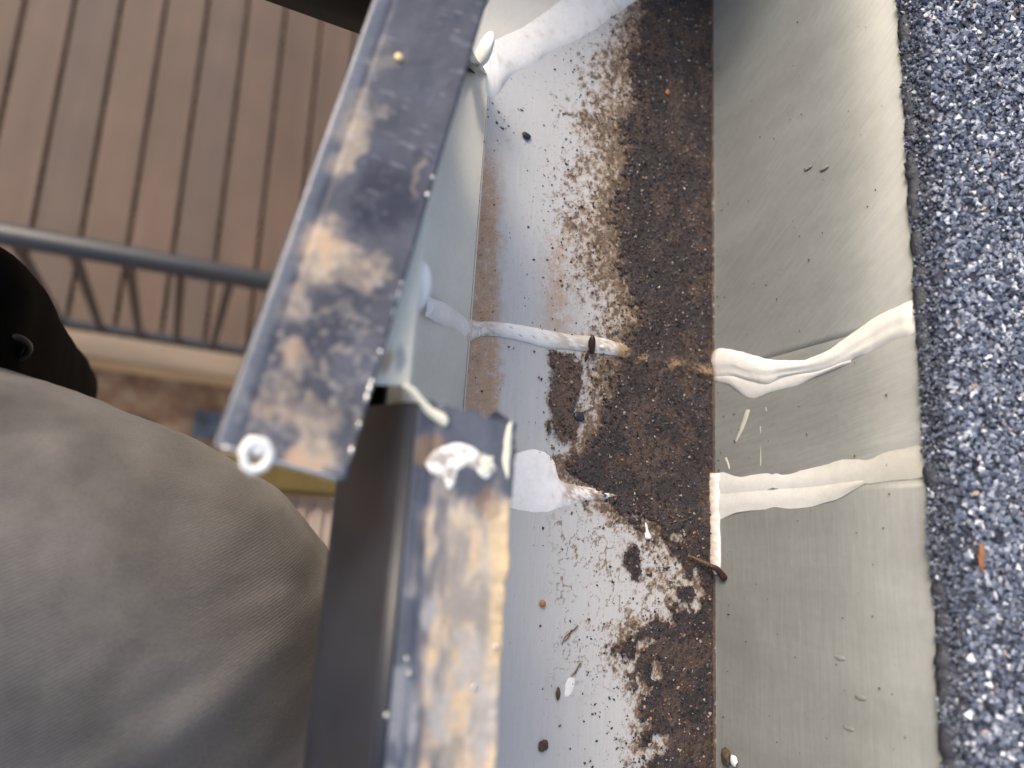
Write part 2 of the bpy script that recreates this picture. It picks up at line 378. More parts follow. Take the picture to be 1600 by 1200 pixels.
def front_strip(name, prof, y0, y1, m, leg2=False, mitre=False, col=None):
    V = []; prof = spline(np.array(prof), len(prof)*3)
    for px, pz in prof:
        o = px-XF
        if leg2:
            o2 = o*.60 if o < 0 else o
            V.append([(XF+o2, YC+o2, pz), (-.55, YC+o2, pz)])
        else:
            ye = YC+(o*.60 if o < 0 else o) if mitre else y1
            V.append([(px, y, pz) for y in np.linspace(y0, ye, 2)])
    V = np.array(V)
    return solid(mesh(name, V.reshape(-1, 3), gridf(V.shape[0], V.shape[1]), m, gut), .0007, 0)
YL = .0485                                       # far end of the lower lip
front_strip('inner_front_panel', INNER, Y0, YL, M['inner']); front_strip('inner_front_panel', INNER, YL, 0, M['inner'], mitre=True)
front_strip('outer_front_panel', OUTER, Y0, YL, M['black']); front_strip('outer_front_panel', OUTER[:-3], YL, 0, M['black'], mitre=True)
# the other leg of the corner
front_strip('inner_front_panel', INNER, 0, 0, M['inner'], leg2=True); front_strip('outer_front_panel', OUTER, 0, 0, M['matte'], leg2=True)
front_strip('front_lip', [(.0745, .1215), (.09, .1218), (.112, .1215), (.1138, .119), (.1134, .109)], 0, 0, M['matte'], leg2=True)
mesh('floor_panel', [(XF, YC, -.0002), (XF+.178, YC+.178, -.0002), (-.55, YC+.178, -.0002), (-.55, YC, -.0002)], [(0,1,2,3)], M['inner'], gut, smooth=False)
solid(mesh('back_panel', [(XB, YC+.1785, 0), (-.55, YC+.1785, 0), (-.55, YC+.1785, .137), (XB, YC+.1785, .137)], [(0,1,2,3)], M['wall_a'], gut, smooth=False), .0008, 1)

def blobs(u, v, L_, seed=0, x=None, y=None, wob=14):
    t = np.zeros(len(u)); du = (fbm(u*.035, v*.035, seed)-.5)*wob*2; dv = (fbm(u*.035+50, v*.035, seed+1)-.5)*wob*2
    for (cu, cv, ru, rv, ang, s) in L_:
        a = R(ang); X = (u+du-cu)*math.cos(a)+(v+dv-cv)*math.sin(a); Yy = -(u+du-cu)*math.sin(a)+(v+dv-cv)*math.cos(a)
        t = np.maximum(t, s*sstep(1.25, .55, np.sqrt((X/ru)**2+(Yy/rv)**2)))
    return t
# lower black lip: flat top with stains, folded down along the inner edge
ss = np.concatenate([np.linspace(.0745, .1128, 90), [.1138, .1142, .1140, .1138]])
szv = np.concatenate([np.full(90, .1215), [.1211, .1200, .115, .110]])
ys = np.linspace(Y0, YL, 420)
X, Yy = np.meshgrid(ss, ys, indexing='ij'); Z = np.repeat(szv[:, None], len(ys), 1)
rag = (fbm(Yy*300, Yy*0+2, 13)-.5)*.0016+(fbm(Yy*60, Yy*0+2, 14)-.5)*.0022
wgt = np.clip((X-.100)/.012, 0, 1)**2
X = X+rag*wgt; Z = Z+(fbm(X*90, Yy*30, 15)-.5)*.0012-.0010*np.exp(-((X-.082)/.002)**2)+wgt*(fbm(Yy*140, Yy*0, 18)-.5)*.002
endr = (fbm(X*220, X*0+1, 16)-.5)*.006-(X-.09)*.02; Yy = Yy+endr*np.clip((Yy-.02)/.028, 0, 1)
P3 = np.stack([X, Yy, Z], 2).reshape(-1, 3); u, v = seen(P3)
nA = fbm(P3[:, 0]*140, P3[:, 1]*90, 21, 4); nB = fbm(P3[:, 0]*500, P3[:, 1]*300, 22, 3); nC = fbm(P3[:, 0]*230, P3[:, 1]*70, 23, 4)
lc = np.tile([.10, .11, .14], (len(P3), 1))*(.75+.5*nA)[:, None]
g = sstep(650, 700, u+(nC-.5)*60)*sstep(745, 815, v+(nA-.5)*110)
g = g*(.50+.50*sstep(.36, .58, nA*.6+nC*.4))
lc = mixc(lc, (.60, .52, .41), np.clip(g, 0, 1)*.85)  # tan staining, its tone also raised to carry sunlight
g2 = g*sstep(.5, .7, nC*.6+nB*.45); lc = mixc(lc, (.58, .39, .21), np.clip(g2, 0, 1)*.55)
lc = mixc(lc, (.66, .51, .31), sstep(752, 778, u+(nC-.5)*26)*sstep(770, 830, v+(nA-.5)*60)*.8)
lc = mixc(lc, (.32, .33, .35), sstep(905, 960, v+(nA-.5)*80)*sstep(.45, .6, nA)*.6)
lc = mixc(lc, (.03, .032, .042), np.clip(blobs(u, v, [(765,640,40,14,5,1),(655,640,22,60,5,.8),(640,760,14,90,4,.6)], 5), 0, 1)*.9)
lc = mixc(lc, (.25, .15, .08), np.clip(blobs(u, v, [(672,705,26,28,0,.8),(760,790,20,30,0,.6)], 8), 0, 1)*.8)
lc = mixc(lc, (.16, .185, .23), sstep(652, 628, u-(v-760)*-.1+(nA-.5)*10)*.9)
lip = solid(mesh('front_lip', P3, gridf(len(ss), len(ys)), M['rail'], gut, col=lc), .0008, -1)
# cream flange left on the upper section, under the loose strip
fx = np.linspace(.045, .0718, 40); fy = np.linspace(.0535, .215, 140); X, Yy = np.meshgrid(fx, fy, indexing='ij')
Yy = Yy+ (X-.06)*.12*np.clip((.08-Yy)/.03, 0, 1); Z = .1182+(fbm(X*100, Yy*40, 24)-.5)*.0012
P3 = np.stack([X, Yy, Z], 2).reshape(-1, 3); u, v = seen(P3)
fc = np.tile([.80, .77, .64], (len(P3), 1))
fc = mixc(fc, (.45, .29, .14), blobs(u, v, [(603,565,10,22,20,1)], 3, wob=5)*.8); fc = mixc(fc, (.33, .34, .34), blobs(u, v, [(624,560,9,24,5,1)], 4, wob=5)*.8)
solid(mesh('flange', P3, gridf(40, 140), M['cream'], gut, col=fc), .0008, -1)

# ---- sealant beads: lofted between two traced outlines, draped on floor / wall
WHITE = np.array([.86, .86, .84])
def bead(pairs, proj, nrm, h, stain=None, seed=0, m=11, fold=0.0, name='sealant_bead', samples=10, base=None, ex=.7):
    base = WHITE if base is None else base
    A = spline([proj(*p[0]) for p in pairs], len(pairs)*samples); B = spline([proj(*p[1]) for p in pairs], len(pairs)*samples)
    nrm = np.asarray(nrm, float); n = len(A); V = []
    s = np.arange(n)/samples
    endt = np.minimum(1, np.minimum(np.arange(n), np.arange(n)[::-1])/4.0+.15)
    for j in range(m):
        t = j/(m-1); tt = t+ (0 if j in (0, m-1) else 1)*(fbm(s*1.3, s*0+seed, seed+2)-.5)*.06
        prof = max(0, 1-(2*t-1)**2)**ex
        hh = h*prof*endt*(.72+.5*fbm(s*.8, s*0+t*1.3, seed, 2)+.12*(fbm(s*3.1, s*0+t*2.5, seed+9, 2)-.5))
        if fold: hh = hh*(1-.45*np.exp(-((t-fold-.06*np.sin(s*.9))/.05)**2)*np.clip(s/2.5, 0, 1))
        p = A*(1-tt[:, None])+B*tt[:, None]
        if j in (0, m-1): wd_ = np.linalg.norm(B-A, axis=1); p = p+(B-A)*((fbm(s*1.6, s*0+j, seed+7, 3)-.5)*.14*np.minimum(1, .009/np.maximum(wd_, 1e-5)))[:, None]
        V.append(p+nrm*(hh-.0002)[:, None])
    V = np.array(V).reshape(-1, 3); col = np.tile(base, (len(V), 1))
    if stain is not None: col = stain(V, col)
    return mesh(name, V, gridf(m, n), M['sealant'], gut, col=col)
fl = lambda u, v: trace(u, v, 0.0)
wl = lambda u, v: trace_plane(u, v, (XB, 0, 0), (1, 0, 0))
fn = np.array([.78, 0, .62]); fn /= np.linalg.norm(fn); fp0 = (.117, 0, .0225)
fr = lambda u, v: trace_plane(u, v, fp0, fn)
def st_floor(V, col):
    u, v = seen(V); n = fbm(V[:, 0]*300, V[:, 1]*300, 33, 4); nf = fbm(V[:, 0]*1200, V[:, 1]*1200, 34, 3)
    a = sstep(800, 765, u+(n-.5)*30)*.55+sstep(850, 880, u+(n-.5)*40)*sstep(545, 535, v-(u-850)*.08)*.55
    a = a*sstep(.25, .6, n*.5+nf*.5)+sstep(955, 985, u+(n-.5)*40)*.9
    col = mixc(col, (.36, .23, .12), np.clip(a, 0, .95))
    return mixc(col, (.06, .05, .04), sstep(.74, .80, nf)*.6)
def st_low(V, col):
    u, v = seen(V); n = fbm(V[:, 0]*260, V[:, 1]*260, 35, 4); nf = fbm(V[:, 0]*1100, V[:, 1]*1100, 36, 3)
    a = sstep(850, 925, u+(n-.5)*60)*sstep(.38, .58, n*.6+nf*.4)
    col = mixc(col, (.27, .17, .09), np.clip(a, 0, 1)*.9)
    return col
def st_wall(V, col):
    n = fbm(V[:, 1]*500, V[:, 2]*500, 37, 4); z = V[:, 2]
    col = mixc(col, (.58, .56, .50), sstep(.05, .13, z)*.5)
    col = mixc(col, (.30, .18, .08), sstep(.006, .001, z+(n-.5)*.004)*.7)
    return col
bead([((727,494),(722,540)),((735,499),(731,536)),((747,501),(748,527)),((760,502),(766,525)),((796,505),(802,530)),((838,512),(850,542)),((889,522),(895,547)),((940,527),(940,552)),((975,538),(975,558)),((1020,550),(1020,568)),((1070,563),(1070,580)),((1104,570),(1104,590))], fl, (0,0,1), .0022, st_floor, 1)
bead([((668,462),(664,494)),((678,466),(674,498)),((695,472),(690,507)),((710,484),(706,516)),((724,490),(715,525)),((737,497),(722,538))], fr, fn, .0032, None, 3, fold=.3)
bead([((775,712),(775,790)),((800,709),(797,795)),((825,703),(825,801)),((851,706),(850,803)),((866,722),(866,799)),((876,750),(885,791)),((905,758),(915,784)),((940,765),(950,781)),((965,772),(972,780))], fl, (0,0,1), .0019, st_low, 4, base=np.array([.92,.92,.92]))
def st_wall2(V, col):
    col = st_wall(V, col); n = fbm(V[:, 1]*160, V[:, 2]*160, 42, 3)
    return mixc(col, (.40, .40, .36), sstep(.035, .135, V[:, 2]+(n-.5)*.03)*.8)
def st_mit(V, col):
    n = fbm(V[:, 0]*900, V[:, 1]*900, 39, 3); n2 = fbm(V[:, 0]*200, V[:, 1]*200, 40, 3)
    col = mixc(col, (.42, .33, .23), sstep(.55, .75, n2)*sstep(.4, .6, n)*.35)
    return col
bead([((750,98),(748,150)),((758,72),(764,154)),((768,64),(779,147)),((782,58),(800,118)),((820,40),(835,100)),((853,18),(868,77)),((885,-5),(908,60)),((930,-30),(948,33)),((970,-60),(985,8)),((1010,-90),(1030,-25))], fl, (0,0,1), .0030, st_mit, 5)
bead([((1098,566),(1098,584)),((1106,556),(1106,589)),((1123,544),(1123,592)),((1151,548),(1147,590)),((1179,556),(1175,598)),((1207,562),(1200,603)),((1230,563),(1221,592)),((1256,562),(1256,584)),((1291,548),(1298,577)),((1326,525),(1333,561)),((1361,499),(1361,548)),((1396,481),(1389,534)),((1430,466),(1430,520))], wl, (-1,0,0), .0030, st_wall, 6, fold=.70, base=WHITE*.84)
bead([((1108,585),(1110,597)),((1140,586),(1138,601)),((1172,594),(1170,621)),((1200,596),(1200,615)),((1235,584),(1235,605)),((1277,580),(1277,588)),((1330,560),(1330,566))], wl, (-1,0,0), .0012, st_wall, 7, base=WHITE*.74)
bead([((1084,757),(1084,763)),((1098,744),(1098,768)),((1112,735),(1112,774)),((1130,738),(1130,777)),((1161,744),(1161,774)),((1207,731),(1205,770)),((1228,738),(1228,768)),((1277,730),(1272,765)),((1322,717),(1326,759)),((1357,719),(1360,755)),((1385,705),(1388,751)),((1450,694),(1450,747))], wl, (-1,0,0), .0008, st_wall2, 8, base=WHITE*.80, ex=1.3)
bead([((1108,768),(1108,822)),((1123,768),(1123,812)),((1158,765),(1158,799)),((1207,761),(1207,795)),((1270,756),(1270,791)),((1312,752),(1312,777)),((1352,749),(1352,755))], wl, (-1,0,0), .0009, st_wall2, 9, base=WHITE*.80, ex=1.3)
bead([((1096,738),(1126,740)),((1088,756),(1134,758)),((1098,776),(1132,778)),((1107,800),(1127,802)),((1102,822),(1126,824)),((1106,845),(1129,847)),((1103,866),(1130,868)),((1110,884),(1127,886)),((1116,898),(1120,898))], lambda u, v: trace_plane(u, v, (.3125, 0, .0025), (.70, 0, -.714)), (-.7,0,.714), .0010, st_wall, 10, base=WHITE*.86)
for a in ([((1165,640),(1172,640)),((1158,662),(1164,664)),((1148,690),(1151,691))], [((1194,632),(1200,632)),((1197,655),(1203,655)),((1200,690),(1205,688))], [((1186,660),(1191,660)),((1187,690),(1192,690)),((1187,735),(1190,735))], [((1131,716),(1135,714)),((1136,726),(1139,725)),((1139,734),(1140,733))]):
    bead(a, wl, (-1,0,0), .0005, None, 12, m=5, base=np.array([.5, .49, .44]), name='sealant_smear')
ll = lambda u, v: trace(u, v, .1217)
def st_smear(V, col):
    n = fbm(V[:, 0]*420, V[:, 1]*420, 44, 4); return mixc(col, (.30, .26, .21), sstep(.50, .62, n)*.8)
CREAMY = np.array([.74, .73, .60])
bead([((634,598),(628,604)),((648,606),(640,616)),((662,622),(655,632)),((676,636),(668,648)),((694,646),(688,664)),((702,656),(697,668))], ll, (0,0,1), .0016, None, 13, base=CREAMY)
bead([((664,722),(674,742)),((682,704),(696,744)),((706,694),(716,736)),((728,693),(728,730)),((750,703),(740,736)),((768,716),(750,746)),((776,734),(760,750))], ll, (0,0,1), .0007, st_smear, 14, base=WHITE)
bead([((684,722),(712,722)),((690,738),(714,736)),((694,750),(712,752)),((700,764),(706,764))], ll, (0,0,1), .0006, st_smear, 15)
bead([((742,716),(772,712)),((744,730),(770,728)),((750,744),(762,742))], ll, (0,0,1), .0008, None, 19, base=CREAMY)
bead([((796,658),(801,658)),((790,680),(800,680)),((788,700),(799,700)),((786,722),(797,722)),((792,748),(796,748))], ll, (0,0,1), .0005, None, 16, base=CREAMY)
def lump(name, c, r, m, parent=None, seed=0, amp=.18, sub=3, base=None, rot=(0,0,0), **k):
    import bmesh
    bm = bmesh.new(); bmesh.ops.create_icosphere(bm, subdivisions=sub, radius=1)
    bm.verts.ensure_lookup_table(); V = np.array([v.co[:] for v in bm.verts]); Fc = np.array([[v.index for v in f.verts] for f in bm.faces]); bm.free()
    d = 1+amp*2*(fbm(V[:, 0]*1.6+seed, V[:, 1]*1.6+V[:, 2]*1.1, seed, 4)-.5)+amp*.6*(fbm(V[:, 2]*3+seed, V[:, 0]*3+V[:, 1], seed+5, 3)-.5)
    V = V*d[:, None]*np.array(r)
    from mathutils import Euler
    V = V @ np.array(Euler(rot).to_matrix()).T + np.array(c)
    col = np.tile(base, (len(V), 1)) if base is not None else None
    if parent is None: k.setdefault('loc', tuple(c))
    return mesh(name, V, Fc, m, parent, col=col, **k)
p = trace(652, 450, .104); lump('sealant_blob', p, (.0048, .0105, .0085), M['sealant'], gut, 3, .12, base=WHITE*1.0)
p = trace(757, 78, .03); lump('sealant_blob', p, (.0035, .009, .012), M['sealant'], gut, 4, .12, base=WHITE)

# ------------------------------------------------------------------ packed dirt and grit in the gutter
xg = np.concatenate([np.arange(.165, .3126, RES), [.3129, .3134, .3138, .3142, .3145, .3147]]); yg = np.arange(Y0, .46, RES)
X, Yy = np.meshgrid(xg, yg, indexing='ij'); P3 = np.stack([X, Yy, 0*X], 2).reshape(-1, 3)
d, u, v = dense(P3)
def dirt_height(x, y, d, u, v):
    bn = fbm(x*420, y*420, 101, 4); bg_ = fbm(x*60, y*60, 102, 3)
    h = np.clip(d, -.5, 3.2)*.00045*(.6+.8*bg_)+(bn-.45)*.0011*sstep(0, 2, d)
    rg = np.exp(-((v-(578+(u-1080)*.205))/10)**2)*sstep(950, 985, u)
    return h+rg*.0019, bn, bg_, rg
hgt, bump_n, big, ridge = dirt_height(P3[:, 0], P3[:, 1], d, u, v)
fz = .0022-np.sqrt(np.maximum(0, .0022**2-np.clip(P3[:, 0]-(XB-.0022), 0, .00218)**2)); P3[:, 2] = fz+np.maximum(hgt*(P3[:, 0] < .3128), .00014*(P3[:, 0] >= .3128)+.00008+.0006*np.clip(bump_n-.3, 0, 1))
Fc = gridf(len(xg), len(yg)); ok = (d > -.1)
Fc = Fc[ok[Fc].all(axis=1) & (P3[Fc][:, :, 1].mean(axis=1) < YC+(P3[Fc][:, :, 0].mean(axis=1)-XF))]
dc = np.tile([.031, .025, .026], (len(P3), 1))
dc = mixc(dc, (.095, .062, .045), sstep(6, 1, d+(bump_n-.5)*6)*.8)
dc = mixc(dc, (.045, .036, .04), sstep(.5, .66, big)*.7)
dc = mixc(dc, (.055, .040, .036), sstep(.58, .72, fbm(P3[:, 0]*120, P3[:, 1]*120, 103, 4))*.6)
dc = mixc(dc, (.10, .066, .047), sstep(.50, .64, fbm(P3[:, 0]*75, P3[:, 1]*75, 105, 4))*.55)
dc = mixc(dc, (.115, .076, .054), sstep(925, 905, u)*sstep(530, 545, v)*sstep(720, 700, v)*.85)
dc = mixc(dc, (.34, .22, .13), np.clip(ridge*sstep(.40, .6, fbm(P3[:, 0]*160, P3[:, 1]*160, 104, 3)), 0, 1)*.8)
used = np.zeros(len(P3), bool); used[Fc.ravel()] = True; idx = np.cumsum(used)-1
mesh('packed_dirt', P3[used], idx[Fc], M['dirt'], None, col=dc[used], kind='stuff', label='dark brown packed dirt along the back of the gutter floor', cat='dirt')
def z_at(pts): 
    dd, uu, vv = dense(pts); h = dirt_height(pts[:, 0], pts[:, 1], dd, uu, vv)[0]; return np.where(dd > 0, h, 0), dd, uu, vv
n = 34000; pts = np.stack([rng.uniform(.165, .312, n), rng.uniform(Y0, .45, n), np.zeros(n)], 1)
z, dd, uu, vv = z_at(pts)
prob = np.where(dd > 1.0, .9, np.where(dd > -1, .35, 0.0)); k = (rng.uniform(size=n) < prob) & (pts[:, 1] < YC+pts[:, 0]-XF)
pts = pts[k]; pts[:, 2] = z[k]+.0003; sz = .0006+.0019*rng.uniform(size=len(pts))**2.6
cols = np.array([(.020,.019,.022), (.070,.048,.042), (.035,.043,.062), (.16,.105,.075), (.36,.30,.26), (.36,.15,.06)])[np.searchsorted([.34,.60,.82,.925,.985], rng.uniform(size=len(pts)))]
V, Fc, cc = rocks(pts, sz, cols, seed=21)
mesh('dirt_grit', V, Fc, M['grit'], None, col=cc, smooth=False, kind='stuff', label='fine dark grit lying on the packed gutter dirt', cat='grit')
# loose specks on the pale floor, thick along the seam and by the dirt
n = 30000; pts = np.stack([rng.uniform(XF+.001, .30, n), rng.uniform(Y0, .42, n), np.zeros(n)], 1)
z, dd, uu, vv = z_at(pts); dist = dirt_edge(vv)-uu
cl = fbm(pts[:, 0]*70, pts[:, 1]*70, 111, 3)
pr_ = np.exp(-np.clip(dist, 0, 999)/38)*.75*sstep(.36, .6, cl)*np.where(vv < 900, 1, .5) + .016*np.where(vv < 560, 1.2, .55)
pr_ += .5*np.exp(-((uu-990)/80)**2)*np.exp(-((vv-600)/75)**2)+.16*np.exp(-((uu-770)/45)**2-((vv-205)/28)**2)+.55*np.exp(-((uu-925)/60)**2-((vv-(512+(uu-840)*.25))/7)**2)
pr_ += .10*np.exp(-((uu-945)/50)**2)*sstep(930, 1000, vv)+.16*np.exp(-((uu-870)/26)**2)*sstep(160, 300, vv)*sstep(470, 400, vv)
k = (rng.uniform(size=n) < pr_) & (dd < .6) & (pts[:, 1] < YC+pts[:, 0]-XF-.004)
pts = pts[k]; pts[:, 2] = .0003; sz = .0006+.0019*rng.uniform(size=len(pts))**3
cols = np.array([(.018,.02,.026), (.06,.042,.03), (.03,.04,.055), (.13,.085,.05)])[np.searchsorted([.38,.70,.80], rng.uniform(size=len(pts)))]
V, Fc, cc = rocks(pts, sz, cols, seed=22, squash=.6)
mesh('loose_grit', V, Fc, M['grit'], None, col=cc, smooth=False, kind='stuff', label='scattered black and brown grit on the pale gutter floor', cat='grit')
# flecks stuck on the walls
n = 420; yy = rng.uniform(-.12, .4, n); zz = .004+.13*rng.uniform(size=n)**1.8; sz = .0003+.0013*rng.uniform(size=n)**4
V, Fc, cc = rocks(np.stack([np.full(n, XB-.0003), yy, zz], 1), sz, np.tile([.05,.04,.03], (n, 1)), seed=23)
mesh('wall_flecks', V, Fc, M['grit'], gut, col=cc, smooth=False, kind='stuff')

# single bits of debris one can point at
p = trace(848, 943, .0012); lump('pebble', p, (.0019, .0021, .0014), M['orange'], None, 1, .15, 2, label='round orange pebble alone on the pale gutter floor', cat='pebble')
p = trace(823, 213, .0011); lump('grit_chip', p, (.0030, .0026, .0014), M['blackgrit'], None, 2, .5, 2, label='largest black grit chip near the top of the pale gutter floor', cat='grit chip')
p = trace(1043, 144, .0018); lump('pebble', p, (.0020, .0024, .0012), M['orange'], None, 5, .3, 2, label='orange chip lying in the dark dirt near the top', cat='pebble')
p = trace(850, 1165, .0010); lump('debris_clump', p, (.0028, .0027, .0014), M['clump'], None, 7, .6, 3, label='brown crumb of debris on the pale floor at the bottom', cat='debris')
p = trace(872, 1084, .0010); lump('seed', p, (.0014, .0034, .0012), M['clump'], None, 8, .2, 2, label='dark oval seed beside a white drip on the pale floor', cat='seed')
p = trace(905, 651, .0012); lump('grit_chip', p, (.0036, .0032, .0012), M['blackgrit'], None, 9, .5, 2, label='grey black flake on bare floor left of the dirt below the seam', cat='grit chip')
bead([((888,1058),(898,1056)),((882,1068),(900,1066)),((880,1080),(896,1080)),((882,1090),(890,1089))], fl, (0,0,1), .0004, None, 17, name='sealant_drip')
bead([((1008,817),(1010,817)),((1008,828),(1013,828)),((1008,838),(1018,838)),((1011,843),(1017,842))], lambda u, v: trace(u, v, .0012), (0,0,1), .0014, None, 18, name='sealant_drip')
hk = empty('husk', 'shiny dark red seed husk standing on the sealant seam', 'husk', tuple(trace(925, 540, .002)))
lump('shell', trace(925, 538, .004), (.0024, .0058, .0022), M['husk'], hk, 4, .2, 3, rot=(.3, 0, .2))
lump('wing', trace(917, 556, .003), (.0014, .0040, .0008), M['husk'], hk, 6, .2, 2, rot=(.2, .4, -.1))
lump('droplet', trace(941, 542, .003), (.0020, .0014, .0011), M['sealant'], hk, 7, .1, 2, base=WHITE)  # white colour stands in for the droplet's glint
tw = empty('twig', 'short brown twig sticking across the dirt against the back wall', 'twig', tuple(trace(1105, 885, .004)))
V, Fc = tube(spline([trace(1075, 868, .0035), trace(1092, 875, .005), trace(1110, 884, .0065), trace(1131, 899, .009)], 14), np.linspace(.0007, .0016, 14)); mesh('stem', V, Fc, M['twig'], tw)
V, Fc = tube(spline([trace(1108, 884, .0065), trace(1120, 889, .0085), trace(1132, 904, .009)], 8), np.linspace(.0014, .0024, 8)); mesh('stub', V, Fc, M['husk'], tw)
for a, lab in (([(878,1008),(884,994),(897,984),(903,977)], 'curved brown plant fibre on the pale floor left of the dirt'), ([(882,1002),(888,996),(893,984)], 'short pale brown fibre beside the curved fibre on the pale floor'), ([(952,768),(954,782),(955,800)], 'dark upright needle at the edge of the dirt below the lower seam'), ([(893,1058),(899,1050),(907,1036)], 'thin brown fibre trailing from the white drip')):
    q_ = [trace(x_, y_, .0009) for x_, y_ in a]; V, Fc = tube(spline(q_, 10), np.linspace(.00022, .00045, 10), 5)
    mesh('plant_fibre', V, Fc, M['twig'], None, label=lab, cat='plant fibre', loc=tuple(q_[0]))
for a, b_ in ((1312,1028), (1326,1138), (1345,1090), (1262,262), (1288,262)):
    c_ = wl(a, b_); lump('paint_dent', c_, (.0003, .0012, .0032), M['wall_c'], gut, a, .3, 2)
cl = empty('debris_clump', 'dark debris clump with a white flake low on the back wall at the bottom', 'debris', tuple(wl(1140, 1180)))
lump('crumb', wl(1138, 1182)-np.array([.002,0,0]), (.002, .0050, .0034), M['clump'], cl, 11, .6, 3)
lump('flake', wl(1151, 1188)-np.array([.0022,0,0]), (.0014, .0034, .003), M['sealant'], cl, 12, .5, 2, base=WHITE)
p = trace(1530, 872, .165); p = trace(1530, 872, roof_z(p[0], p[1])+.002); p = trace(1530, 872, roof_z(p[0], p[1])+.002); lump('leaf_chip', p+np.array([0,0,.001]), (.0011, .0058, .0010), M['tan'], None, 13, .5, 3, rot=(.1, 0, .08), label='thin orange brown leaf chip lying on the dark shingles', cat='leaf chip')

# ------------------------------------------------------------------ loose black strip lying across the gutter front
ZR = .1320
st = empty('metal_strip', 'weathered black metal strip lying at a slant over the gutter front, stained tan', 'metal strip', tuple(trace(550, 380, ZR)))
L0, L1, R0, R1 = [trace(a, b_, ZR) for a, b_ in ((584,0),(336,695),(765,0),(543,752))]
nl, ns = 420, 90
prof = [(-.012, -.0110), (-.011, -.0060), (-.008, -.0018), (-.002, -.0004), (.02, 0)] + [(s, 0) for s in np.linspace(.05, .95, ns)] + [(.975, -.0004), (.99, -.0016), (.997, -.0035), (1.0, -.0100)]
T = np.linspace(1.0, -.35, nl); V = np.zeros((len(prof), nl, 3))
for i, (s, z) in enumerate(prof):
    a = L0+(L1-L0)*T[:, None]; b_ = R0+(R1-R0)*T[:, None]; p = a+(b_-a)*s; p[:, 2] += z
    p[:, 2] += (fbm(T*7, T*0+s*2, 41)-.5)*.0014 - (.0003*math.exp(-((s-.16)/.025)**2))
    p[:, :2] += ((fbm(T*60, T*0+1, 43)-.5)*.0016*(s > .93))*np.array([1, 0])[:, None].T if False else 0
    V[i] = p
P3 = V.reshape(-1, 3); u, v = seen(P3)
nA = fbm(u*.022, v*.022, 45, 4); nB = fbm(u*.075, v*.075, 46, 4); nC = fbm(u*.2, v*.2, 47, 2)
rc = np.tile([.088, .092, .114], (len(P3), 1))*(.62+.76*nA)[:, None]
dark = blobs(u, v, [(600,310,55,66,25,1),(470,545,60,40,10,.75),(560,450,60,34,-20,.6),(455,620,80,36,0,.6),(520,520,34,40,0,.6),(660,250,30,14,0,.5)], 51, wob=26)
rc = mixc(rc, (.035, .036, .055), np.clip(dark*sstep(.2, .5, nB*.7+nA*.3), 0, 1)*.95)
gold = blobs(u, v, [(505,400,46,56,20,1),(565,425,50,30,-10,.8),(490,700,38,66,15,1),(545,220,22,70,22,.7),(555,170,50,22,10,.45),(470,470,28,40,15,.8),(455,560,30,30,0,.6),(480,640,46,26,0,.6),(655,280,12,30,0,.5),(440,600,30,60,15,.5),(600,90,30,20,0,.25)], 52, wob=30)
gk = np.clip(gold*(.35+.65*sstep(.24, .66, nB*.5+nA*.5)), 0, 1)
rc = mixc(rc, (.56, .46, .34), gk*.8)
rc = mixc(rc, (.50, .30, .17), gk*sstep(.5, .66, nA)*sstep(340, 400, v)*.6)
rc = mixc(rc, (.40, .36, .30), sstep(.54, .74, nB)*sstep(430, 520, v)*.45)
scr = sstep(.70, .78, fbm(u*.03+v*.012, v*.16-u*.06, 48, 3)); rc = mixc(rc, (.34, .35, .38), scr*.35)
sgrid = np.repeat(np.array([q_[0] for q_ in prof]), nl)
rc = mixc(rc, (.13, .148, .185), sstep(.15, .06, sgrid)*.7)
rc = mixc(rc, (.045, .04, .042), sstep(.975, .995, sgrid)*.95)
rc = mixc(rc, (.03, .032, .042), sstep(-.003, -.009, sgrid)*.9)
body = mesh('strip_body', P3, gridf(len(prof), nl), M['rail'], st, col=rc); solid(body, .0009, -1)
# bare cut end
e_ = [V[i][0]+np.array([0, 0, -.0003]) for i in range(2, len(prof)-3)]
Vv, Fc = tube(np.array(e_)[::6], .0008, 6); mesh('cut_edge', Vv, Fc, M['bare'], st)
# bright metal lumps standing in for glints along the inner bend
for k, tt in enumerate((.425, .462, .60, .645, .665, .70, .775, .83, .842, .858, .905, .95)):
    q_ = (R0+(R1-R0)*tt); lump('glint_lump', q_+np.array([-.0016, 0, -.0003]), (.0009, .0010+.0018*((k*7) % 5 == 3)+.0006*(k % 3), .0007), M['bare'], st, k, .5, 1, rot=(0, 0, -.18))
for k, (a, b_) in enumerate(((741,1074), (640,1052), (636,1030), (604,1118), (775,1010))):  # glints on the lip, added as small bright metal lumps
    lump('glint_lump', trace(a, b_, .1220), (.0009, .0011, .0005), M['bare'], gut, k, .4, 1)
def torus(c, r1, r2, nrm_tilt, n=28, k=10):
    V = []
    for i in range(n):
        a = 2*math.pi*i/n
        for j in range(k):
            b2 = 2*math.pi*j/k; rr = r1+r2*math.cos(b2); V.append((rr*math.cos(a), rr*math.sin(a), r2*.8*math.sin(b2)))
    from mathutils import Euler
    V = np.array(V) @ np.array(Euler(nrm_tilt).to_matrix()).T + np.array(c)
    Fc = [(i*k+j, ((i+1) % n)*k+j, ((i+1) % n)*k+(j+1) % k, i*k+(j+1) % k) for i in range(n) for j in range(k)]
    return V, Fc
Vv, Fc = torus(trace(399, 714, ZR+.0012), .0040, .0015, (.12, .1, 0)); cr = trace(399, 714, ZR+.0012); dv = Vv-cr; an = np.arctan2(dv[:, 1], dv[:, 0])
